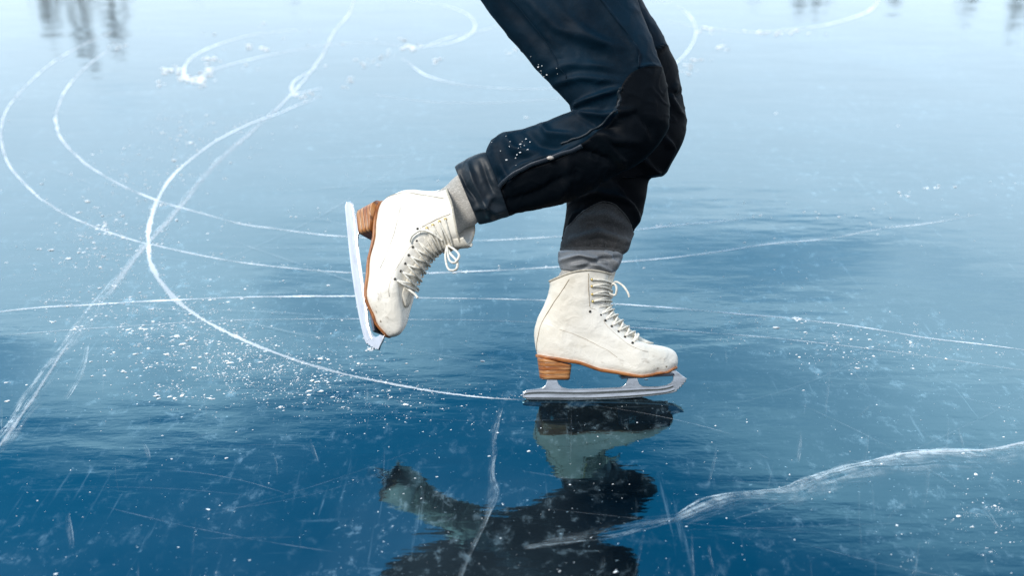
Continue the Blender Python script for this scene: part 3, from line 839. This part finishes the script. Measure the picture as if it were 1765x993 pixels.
def skate_details(parent, boot):
    # seams
    for pts, r in (([(979, 482), (966, 503), (948, 530), (932, 560), (925, 590), (925, 605)], .0007), ([(1012, 471), (1012, 500), (1014, 528)], .0006),
                   ([(962, 566), (1000, 580), (1035, 597), (1062, 614)], .00028), ([(1014, 530), (1030, 536), (1040, 556), (1062, 578), (1088, 597), (1112, 604)], .0003)):
        for side in (1, -1):
            P = [Vector((p.x, p.y * side, p.z)) for p in polyline_surf(pts, 40, .0002)]
            V, Fc = tube(P, r, 6); mesh_obj('seam', V, Fc, M['seam'], boot)
    # padded collar round the opening
    P = [boot_point(1.0, 2 * math.pi * a / 60) for a in range(61)]
    V, Fc = tube(P, .0019, 8, closed_ends=False); mesh_obj('collar_piping', V, Fc, M['lining'], boot)
    # tongue standing up behind the laces
    V, Fc = [], []
    nr, nc = 26, 17
    for i in range(nr):
        t = i / (nr - 1)
        k = lerp(.36, 1.0, min(1, t / .9))
        for j in range(nc):
            s = (j / (nc - 1) - .5) * 2
            p = boot_point(k, math.pi + s * .62)
            p = p + Vector((.0030 * (1 - s * s) + .0006, -.0006 * s, .0022 * (1 - s * s)))
            if t > .9: p += Vector((.001, 0, .010 * (t - .9) / .1 * (1 - .25 * s * s)))
            p.y *= .92
            V.append(p)
    for i in range(nr - 1):
        for j in range(nc - 1): Fc.append((i * nc + j, i * nc + j + 1, (i + 1) * nc + j + 1, (i + 1) * nc + j))
    to = mesh_obj('tongue', V, Fc, M['tongue'], parent)
    md = to.modifiers.new('thick', 'SOLIDIFY'); md.thickness = .0016; md.offset = 0
    # hooks and eyelets, both sides
    E = []
    for i, (x, y) in enumerate(HOOKS):
        p = surf_near(x, y); E.append(p)
        for s in (1, -1):
            q = Vector((p.x, p.y * s, p.z)); d = Vector((0, -s if p.y < 0 else s, 0))
            mb = MB(); mb.add(*ball(q + d * .0012, .0027, 10, 6, (1, .7, 1))); mb.add(*ball(q + d * .0030 + Vector((-.0006, 0, 0)), .0018, 8, 6, (1.1, .6, 1)))
            mb.build('lace_hook', M['brass'], parent)
    for i, (x, y) in enumerate(HOLES):
        p = surf_near(x, y); E.append(p + Vector((.0028, -p.y * .16, .0026)))
        for s in (1, -1):
            q = Vector((p.x, p.y * s, p.z)); d = Vector((0.15, -s if p.y < 0 else s, .25))
            V, Fc = ball(q + d * .0004, .0024, 10, 6, (1, .5, 1)); mesh_obj('eyelet', V, Fc, M['dark'], parent)
    # ridge of the front at each height, then the crossings of the lace
    ridge = [boot_point(r / 200, math.pi) for r in range(201)]
    def over(p, q):
        z = (p.z + q.z) / 2; x = (p.x + q.x) / 2
        c = min(ridge, key=lambda r_: ((r_.x - x) - (r_.z - z) * .0) ** 2 + (r_.z - z) ** 2)
        return c + Vector((.0050, 0, .0032))
    mb = MB()
    for i in range(len(E)):
        for s in (1, -1):
            p = E[i] + Vector((0, -.0016 if E[i].y < 0 else .0016, 0)); p = Vector((p.x, p.y * s, p.z))
            j = min(i + 1, len(E) - 1)
            q = E[j] + Vector((0, -.0016, 0)); q = Vector((q.x, -q.y * s, q.z))
            c = over(p, q) + Vector((.0014 * s, 0, .0006 * s))
            m1 = p.lerp(c, .5) + Vector((.0032, (p.y - c.y) * .22, .0028)); m2 = c.lerp(q, .5) + Vector((.0032, (q.y - c.y) * .22, .0028))
            P = [Vector(v) for v in catmull([tuple(p), tuple(m1), tuple(c), tuple(m2), tuple(q)], 22)]
            mb.add(*tube(P, .0021, 7, flat=.72))
    la = mb.build('lace', M['lace'], parent)
    return ridge
def lace_strands(parent, strands, rad=.0025):
    mb = MB()
    for pts in strands:
        P = [Vector(v) for v in catmull([tuple(LP(x, y, w_)) for x, y, w_ in pts], 14 * len(pts))]
        mb.add(*tube(P, rad, 8, flat=.75))
    return mb.build('lace_bow', M['lace'], parent)
def copy_tree(o, parent=None):
    c = o.copy(); COL.objects.link(c); c.parent = parent
    for ch in list(o.children): copy_tree(ch, c)
    return c

skate = bpy.data.objects.new('ice_skate', None); COL.objects.link(skate)
bt = skate_boot(skate)
skate_sole(skate); skate_heel(skate); skate_blade(skate)
ridge = skate_details(skate, bt)
lifted = copy_tree(skate)
skate.location = (U0, DCON, 0.0); skate.rotation_euler = (-LEAN, 0, 0)
tag(skate, 'white scuffed figure skate gliding flat on the ice under the supporting leg', 'ice skate', 'white figure skates worn by the skater')
lace_strands(skate, [[(1046, 497, .010), (1056, 489, .014), (1061, 496, .018), (1059, 508, .016), (1050, 506, .014), (1045, 497, .012)],
                     [(1046, 496, .004), (1060, 486, .004), (1072, 492, .010), (1080, 503, .014), (1083, 512, .015)],
                     [(1046, 498, 0), (1054, 503, -.008), (1056, 512, -.012), (1050, 517, -.01)]])

# lifted skate: foot trails behind, toe down, dorsum turned a little to the camera
ALPHA, BETA, GAMMA = R(71.5), R(23.5), R(21.5)
e1, e2, e3 = Vector((1, 0, 0)), LV, NV
u_ = e1 * math.cos(ALPHA) - e2 * math.sin(ALPHA)
v_ = e1 * math.sin(ALPHA) + e2 * math.cos(ALPHA)
w_ = e3.copy()
v2 = v_ * math.cos(GAMMA) + w_ * math.sin(GAMMA); w2 = w_ * math.cos(GAMMA) - v_ * math.sin(GAMMA)
u3 = u_ * math.cos(BETA) + w2 * math.sin(BETA); w3 = w2 * math.cos(BETA) - u_ * math.sin(BETA)
RM = Matrix((u3, -w3, v2)).transposed()
LIFT_S = 0.05
loc_ref = Vector((uv(1045, 640)[0], 0, uv(1045, 640)[1]))        # middle of the sole
world_ref = onplane(649.5, 466, LIFT_S)
mw = RM.to_4x4(); mw.translation = world_ref - RM @ loc_ref
lifted.matrix_world = mw
tag(lifted, 'white figure skate lifted behind the skater, toe down, bow hanging loose', 'ice skate', 'white figure skates worn by the skater')
lace_strands(lifted, [[(1046, 500, 0.006), (1064, 494, .020), (1086, 488, .030), (1094, 478, .032), (1084, 470, .030), (1068, 480, .022), (1050, 498, .008)],
                      [(1046, 500, 0.004), (1072, 500, .018), (1098, 494, .026), (1104, 480, .028), (1092, 476, .028), (1070, 490, .02), (1048, 502, .006)],
                      [(1044, 500, .02), (1030, 512, .034), (1022, 528, .038), (1026, 545, .038), (1034, 552, .036)]])
lace_strands(lifted, [[(1085, 588, .02), (1098, 582, .012), (1112, 570, .008), (1120, 566, .006)]], .0026)

# ------------------------------------------------------------------ the skater: trousers and socks
person = bpy.data.objects.new('person', None); COL.objects.link(person)
person.location = (U0, DCON, 0)
tag(person, 'skater in rolled navy and black trousers gliding on one leg, other foot lifted', 'person')
bpy.context.view_layer.update()
def to_person(p): return p - Vector(person.location)
def seg_dist(p, a, b):
    ax, ay = a; bx, by = b; dx, dy = bx - ax, by - ay
    t = max(0, min(1, ((p[0] - ax) * dx + (p[1] - ay) * dy) / (dx * dx + dy * dy + 1e-9)))
    return math.hypot(p[0] - ax - t * dx, p[1] - ay - t * dy), t
def project(p):
    d = p - CO; z = d.dot(CF)
    return CX + FPX * d.dot(CR) / z, CY - FPX * d.dot(CU) / z
def loft(pairs, nr, na, folds=(), wr=0.0, seed=0, thick=None, close=(True, True), rnd=1.0):
    """pairs: (ax, ay, bx, by, s, depth factor). Returns verts (world), faces, param list"""
    Q = catmull(pairs, nr)
    V, Fc, PX = [], [], []
    Cn = []
    for i, (ax, ay, bx, by, s, dep) in enumerate(Q):
        A = onplane(ax, ay, s); B = onplane(bx, by, s); c = (A + B) / 2; h = (B - A) / 2
        Cn.append(c)
        for a in range(na):
            th = 2 * math.pi * a / na
            co, si = math.cos(th), math.sin(th)
            co = math.copysign(abs(co) ** .92, co); si = math.copysign(abs(si) ** .92, si)
            p = c - h * co + NV * (h.length * dep * si)
            px = lerp(ax, bx, .5 - .5 * co); py = lerp(ay, by, .5 - .5 * co)
            nrm = (p - c).normalized()
            d = 0.0
            for pts, wd, am, side in folds:
                if side * si < -.25: continue
                dd = 1e9; tt = 0
                for k in range(len(pts) - 1):
                    e, t = seg_dist((px, py), pts[k], pts[k + 1])
                    if e < dd: dd = e; tt = (k + t) / (len(pts) - 1)
                if dd < wd * 3:
                    taper = math.sin(math.pi * (0.12 + .76 * tt))
                    d += am * .0016 * taper * math.exp(-(dd / wd) ** 2) * min(1, .35 + abs(si))
            if wr:
                q = Vector((p.x * 9 + seed, p.y * 9, p.z * 9))
                n1 = noise.noise(q); n2 = noise.noise(q * 2.3 + Vector((4, 1, 7)))
                d += wr * ((.22 - abs(n1)) * 1.2 + .5 * (.2 - abs(n2)))
                n3 = noise.noise(Vector((p.x * 30 + p.z * 14 + seed, p.y * 16, p.z * 26 - p.x * 20)) + Vector((n1, n2, 0)) * 1.4)
                d += wr * .34 * max(0, .16 - abs(n3)) / .16 * max(0, n1 + .35)
            V.append(p + nrm * d); PX.append((px, py, si))
    for i in range(nr - 1):
        for a in range(na):
            a2 = (a + 1) % na
            Fc.append((i * na + a, i * na + a2, (i + 1) * na + a2, (i + 1) * na + a))
    if close[0]: Fc.append(tuple(range(na)))
    if close[1]: Fc.append(tuple((nr - 1) * na + a for a in range(na)))
    return V, Fc, PX
LIFT = [(560, -330, 960, -345, 0.042, 0.4), (640, -230, 1015, -225, 0.062, 0.42), (735, -115, 1062, -110, 0.082, 0.42), (828, 0, 1096, -10, 0.097, 0.42), (880, 65, 1118, 50, 0.107, 0.42), (930, 125, 1136, 103, 0.117, 0.42),
        (962, 161, 1149, 138, 0.122, 0.42), (980, 181, 1155, 176, 0.125, 0.42), (984, 189, 1150, 215, 0.125, 0.42), (976, 193, 1136, 250, 0.123, 0.42), (960, 198, 1107, 277, 0.120, 0.42), (940, 206, 1070, 297, 0.115, 0.43),
        (915, 215, 1030, 322, 0.110, 0.44), (890, 223, 990, 343, 0.105, 0.45), (866, 230, 950, 354, 0.101, 0.46), (849, 241, 915, 361, 0.097, 0.46), (839, 256, 888, 367, 0.094, 0.46), (838, 266, 874, 371, 0.093, 0.44), (846, 285, 868, 358, 0.093, 0.42)]
STAND = [(560, -330, 960, -345, -.11, .40), (660, -230, 1010, -250, -.11, .42), (770, -110, 1055, -120, -.11, .42), (880, 0, 1102, -8, -.11, .42), (935, 70, 1138, 55, -.105, .42), (968, 135, 1167, 120, -.095, .42), (985, 190, 1179, 172, -.085, .42), (990, 225, 1182, 205, -.075, .43),
         (988, 260, 1176, 245, -.065, .43), (985, 290, 1158, 282, -.055, .43), (983, 313, 1144, 301, -.048, .42), (981, 323, 1121, 307, -.044, .44), (978, 350, 1112, 345, -.036, .45), (974, 375, 1103, 376, -.028, .46), (970, 400, 1091, 402, -.02, .47), (969, 425, 1083, 428, -.01, .47), (971, 436, 1074, 437, -.006, .47), (978, 446, 1066, 447, -.004, .46)]
FOLD_L = [  # (polyline, half width px, height px, near side +1 / far -1)
    ([(985, 187), (1030, 172), (1062, 160)], 6, 7, 1), ([(988, 197), (1040, 205), (1085, 195)], 7, 6, 1), ([(985, 192), (1030, 228), (1060, 222)], 7, -6, 1), ([(1000, 205), (1050, 245), (1095, 250)], 8, 5, 1),
    ([(950, 150), (1000, 140), (1060, 148)], 7, 5, 1), ([(940, 130), (985, 118), (1050, 125)], 8, 4, 1), ([(1015, 0), (1050, 45), (1085, 95), (1092, 120)], 5, 6, 1), ([(900, 0), (960, 60), (1030, 85), (1080, 92)], 10, 5, 1),
    ([(870, 10), (920, 70), (960, 110)], 9, -4, 1), ([(960, 30), (1010, 70), (1060, 108)], 8, 4, 1), ([(1090, 125), (1110, 118), (1138, 117)], 3, 3, 1), ([(1092, 200), (1120, 225), (1125, 240)], 7, -5, 1),
    ([(1000, 262), (1050, 280), (1065, 292)], 7, -6, 1), ([(1030, 240), (1060, 275), (1075, 285)], 6, 5, 1), ([(930, 212), (945, 235), (985, 238)], 7, 6, 1), ([(900, 222), (925, 250), (965, 262)], 8, -5, 1), ([(870, 234), (885, 262), (930, 270)], 8, 6, 1),
    ([(850, 250), (860, 290), (880, 320)], 8, 5, 1), ([(845, 330), (900, 290), (950, 272), (1000, 252)], 5, 5, 1), ([(870, 355), (930, 335), (990, 300)], 9, -4, 1), ([(960, 345), (980, 310), (975, 285)], 8, 4, 1), ([(855, 265), (868, 330), (880, 360)], 6, -4, 1)]
FOLD_S = [([(1165, 150), (1150, 175), (1172, 200)], 6, 5, 1), ([(1150, 165), (1165, 168), (1178, 160)], 4, -4, 1), ([(1135, 240), (1150, 262), (1140, 298)], 6, 7, 1), ([(1100, 280), (1120, 300), (1135, 303)], 6, 8, 1), ([(1040, 300), (1080, 330), (1100, 370)], 9, -5, 1),
          ([(990, 345), (1030, 335), (1070, 345)], 7, 5, 1), ([(1000, 380), (1040, 372), (1075, 392)], 7, 4, 1), ([(985, 415), (1030, 402), (1080, 418)], 5, 6, 1), ([(975, 428), (1030, 424), (1075, 432)], 4, -4, 1), ([(1060, 340), (1085, 355), (1100, 385)], 6, 6, 1), ([(1125, 100), (1140, 82), (1150, 80)], 3, 4, 1)]
def trousers():
    mb = MB(); info = []
    for pairs, nr, folds, seed in ((LIFT, 300, FOLD_L, 0), (STAND, 260, FOLD_S, 20)):
        V, Fc, PX = loft(pairs, nr, 150, folds, .0060, seed)
        info.append((V, Fc, PX))
        mb.add([to_person(v) for v in V], Fc)
    o = mesh_obj('trousers', mb.v, mb.f, M['navy'], person); fix_normals(o)
    return o, info
tr, INFO = trousers()
def inside(p, poly):
    x, y = p; c = False; j = len(poly) - 1
    for i in range(len(poly)):
        xi, yi = poly[i]; xj, yj = poly[j]
        if (yi > y) != (yj > y) and x < (xj - xi) * (y - yi) / (yj - yi) + xi: c = not c
        j = i
    return c
def panel(name, leg, poly, mat, off, sides=(1, -1), parent=None, thick=.0012):
    """a sewn-on panel: the piece of the trouser leg inside poly, set off outwards"""
    V, Fc, PX = INFO[leg]
    keep = []
    for f in Fc:
        if len(f) != 4: continue
        x = sum(PX[i][0] for i in f) / 4; y = sum(PX[i][1] for i in f) / 4; s = sum(PX[i][2] for i in f) / 4
        if (1 if s >= 0 else -1) in sides and inside((x, y), poly): keep.append(f)
    ids = sorted({i for f in keep for i in f}); mp = {i: k for k, i in enumerate(ids)}
    bm = bmesh.new()
    vs_ = [bm.verts.new(to_person(V[i])) for i in ids]
    for f in keep: bm.faces.new([vs_[mp[i]] for i in f])
    bm.normal_update()
    cen = sum((v.co for v in bm.verts), Vector()) / len(bm.verts)
    # orientation: outward
    axis = sum((Vector(v) for v in V), Vector()) / len(V)
    bnd = [v for v in bm.verts if v.is_boundary]
    for _ in range(30):
        new = {}
        for v in bnd:
            nb = [e.other_vert(v).co for e in v.link_edges if e.is_boundary]
            if len(nb) == 2: new[v] = v.co * .5 + (nb[0] + nb[1]) * .25
        for v, c in new.items(): v.co = c
    bm.normal_update()
    na = 150
    sgn = 0
    for f in bm.faces:
        sgn += f.normal.dot(NV) * (1 if (f.calc_center_median() - cen).dot(NV) > 0 else -1)
    if sgn < 0: bmesh.ops.reverse_faces(bm, faces=bm.faces); bm.normal_update()
    nor = {v: v.normal.copy() for v in bm.verts}
    for v in bm.verts: v.co += nor[v] * off
    o = bm_obj(name, bm, mat, parent or tr)
    md = o.modifiers.new('thick', 'SOLIDIFY'); md.thickness = thick + off; md.offset = -1
    return o
KNEE_L = [(1160, 117), (1138, 117), (1105, 121), (1082, 132), (1068, 152), (1058, 185), (1060, 205), (1035, 225), (1005, 250), (985, 262), (965, 275), (905, 297), (862, 322), (845, 345), (860, 400), (1180, 400), (1200, 150)]
panel('knee_panel', 0, KNEE_L, M['black'], .0012)
KNEE_S = [(1110, 92), (1148, 80), (1200, 70), (1230, 300), (1160, 440), (940, 440), (940, 300), (1000, 220), (1080, 150)]
panel('knee_panel', 1, KNEE_S, M['black'], .0012)
panel('shin_panel', 1, [(960, 440), (972, 412), (976, 394), (995, 372), (1020, 356), (1042, 350), (1062, 360), (1080, 380), (1092, 404), (1090, 432), (1060, 440)], M['gaiter'], .0032)
for pts, leg_s in (([(845, 340), (872, 312), (905, 293), (945, 277), (985, 264), (1000, 256)], (.036, .10)),):
    V0, F0, PX0 = INFO[0]
    near = [(px, py, v) for v, (px, py, si) in zip(V0, PX0) if si > .15]
    P = []
    for x, y in catmull(pts, 34):
        P.append(to_person(min(near, key=lambda q: (q[0] - x) ** 2 + (q[1] - y) ** 2)[2] + NV * .0022))
    for _ in range(4): P = [P[0]] + [(P[i - 1] + 2 * P[i] + P[i + 1]) / 4 for i in range(1, len(P) - 1)] + [P[-1]]
    V, Fc = tube(P, .0042, 8, flat=.45, up=NV); mesh_obj('zip', V, Fc, M['zip'], tr)
    k = 20
    V, Fc = ball(P[k] + NV * .004, .0052, 8, 6, (1.2, .6, .7)); mesh_obj('zip_pull', V, Fc, M['pull'], tr)
# piping seams on the near leg
def leg_seam(leg, pts, r, mat, name='seam', lift=.0008):
    V0, F0, PX0 = INFO[leg]
    near = [(px, py, v) for v, (px, py, si) in zip(V0, PX0) if si > .05]
    P = [to_person(min(near, key=lambda q: (q[0] - x) ** 2 + (q[1] - y) ** 2)[2] + NV * lift) for x, y in catmull(pts, 40)]
    for _ in range(3): P = [P[0]] + [(P[i - 1] + 2 * P[i] + P[i + 1]) / 4 for i in range(1, len(P) - 1)] + [P[-1]]
    V, Fc = tube(P, r, 6, flat=.6, up=NV); return mesh_obj(name, V, Fc, mat, tr)
leg_seam(1, [(976, 394), (995, 372), (1020, 356), (1042, 350), (1062, 360), (1080, 380), (1090, 402)], .0011, M['gaiter'], lift=.0042)
leg_seam(0, [(1012, -10), (1040, 35), (1070, 70), (1088, 92), (1092, 124)], .0016, M['navy'])
leg_seam(0, [(860, -10), (905, 40), (945, 95), (980, 140)], .0012, M['navy'])
leg_seam(0, [(1062, 160), (1064, 178), (1056, 200)], .003, M['cuffn'])
leg_seam(0, [(1060, 196), (1030, 222), (1000, 240), (965, 252)], .002, M['cuffn'])
def cuff(name, pairs, mat, folds, parent, nr=40, lip=.004, wr=.003, seed=3):
    V, Fc, PX = loft(pairs, nr, 130, folds, wr, seed, close=(False, False))
    o = mesh_obj(name, [to_person(v) for v in V], Fc, mat, parent); fix_normals(o)
    md = o.modifiers.new('thick', 'SOLIDIFY'); md.thickness = lip; md.offset = -1
    sb = o.modifiers.new('soft', 'SUBSURF'); sb.levels = 1; sb.render_levels = 1
    return o
cuff('cuff', [(972, 429, 1068, 431, -.008, .50), (963, 433, 1073, 435, -.006, .52), (961, 441, 1073, 444, -.004, .52), (962, 452, 1068, 457, -.002, .52), (965, 463, 1060, 469, 0, .5), (969, 466, 1057, 472, 0, .48)], M['cuffg'],
     [([(965, 450), (1000, 440), (1040, 452)], 4, 7, 1), ([(1000, 462), (1030, 448), (1066, 445)], 4, -6, 1), ([(985, 458), (1020, 455), (1050, 468)], 4, 5, 1), ([(1040, 436), (1055, 450), (1060, 462)], 4, 6, 1)], tr)
cuff('cuff', [(846, 272, 872, 366, .092, .46), (838, 263, 877, 371, .092, .5), (820, 268, 865, 376, .091, .52), (803, 276, 850, 383, .09, .52), (788, 284, 834, 388, .089, .50), (784, 289, 826, 388, .088, .48), (790, 293, 824, 380, .088, .44)], M['cuffn'],
     [([(806, 282), (818, 320), (846, 378)], 5, 5, 1), ([(795, 300), (806, 325), (826, 350)], 4, -4, 1), ([(815, 365), (836, 352), (850, 340)], 4, 4, 1), ([(830, 280), (840, 310), (850, 335)], 4, -4, 1), ([(835, 350), (850, 362), (868, 362)], 5, 5, 1)], tr, seed=9, wr=.007)
def sock(pairs):
    V, Fc, PX = loft(pairs, 30, 80, (), .0022, 5)
    o = mesh_obj('sock', [to_person(v) for v in V], Fc, M['sock'], person); fix_normals(o); return o
sock([(968, 520, 1040, 522, .0, .48), (958, 488, 1050, 488, 0, .44), (966, 468, 1056, 474, 0, .44), (975, 450, 1052, 452, 0, .44), (985, 425, 1050, 428, -.005, .44)])
sock([(735, 340, 780, 410, .080, .42), (766, 322, 805, 392, .084, .46), (780, 309, 816, 388, .087, .50), (795, 298, 826, 380, .09, .48), (820, 292, 845, 362, .092, .4)])
# specks of snow caught on the fabric
mb = MB()
V0, F0, PX0 = INFO[0]
near = [(px, py, v) for v, (px, py, si) in zip(V0, PX0) if si > .1]
for _ in range(34):
    x, y = (random.gauss(885, 28), random.gauss(262, 14)) if random.random() < .65 else (random.gauss(935, 22), random.gauss(122, 14))
    x0, y0, v0 = min(near, key=lambda q: (q[0] - x) ** 2 + (q[1] - y) ** 2)
    if math.hypot(x0 - x, y0 - y) > 6: continue
    mb.add(*ball(to_person(v0 + NV * .0008), random.choice((.0006, .0006, .0009, .0013)), 6, 4, (random.uniform(.8, 1.8), .6, 1)))
sn = mb.build('snow_specks', M['snow'], tr); sn['kind'] = 'stuff'
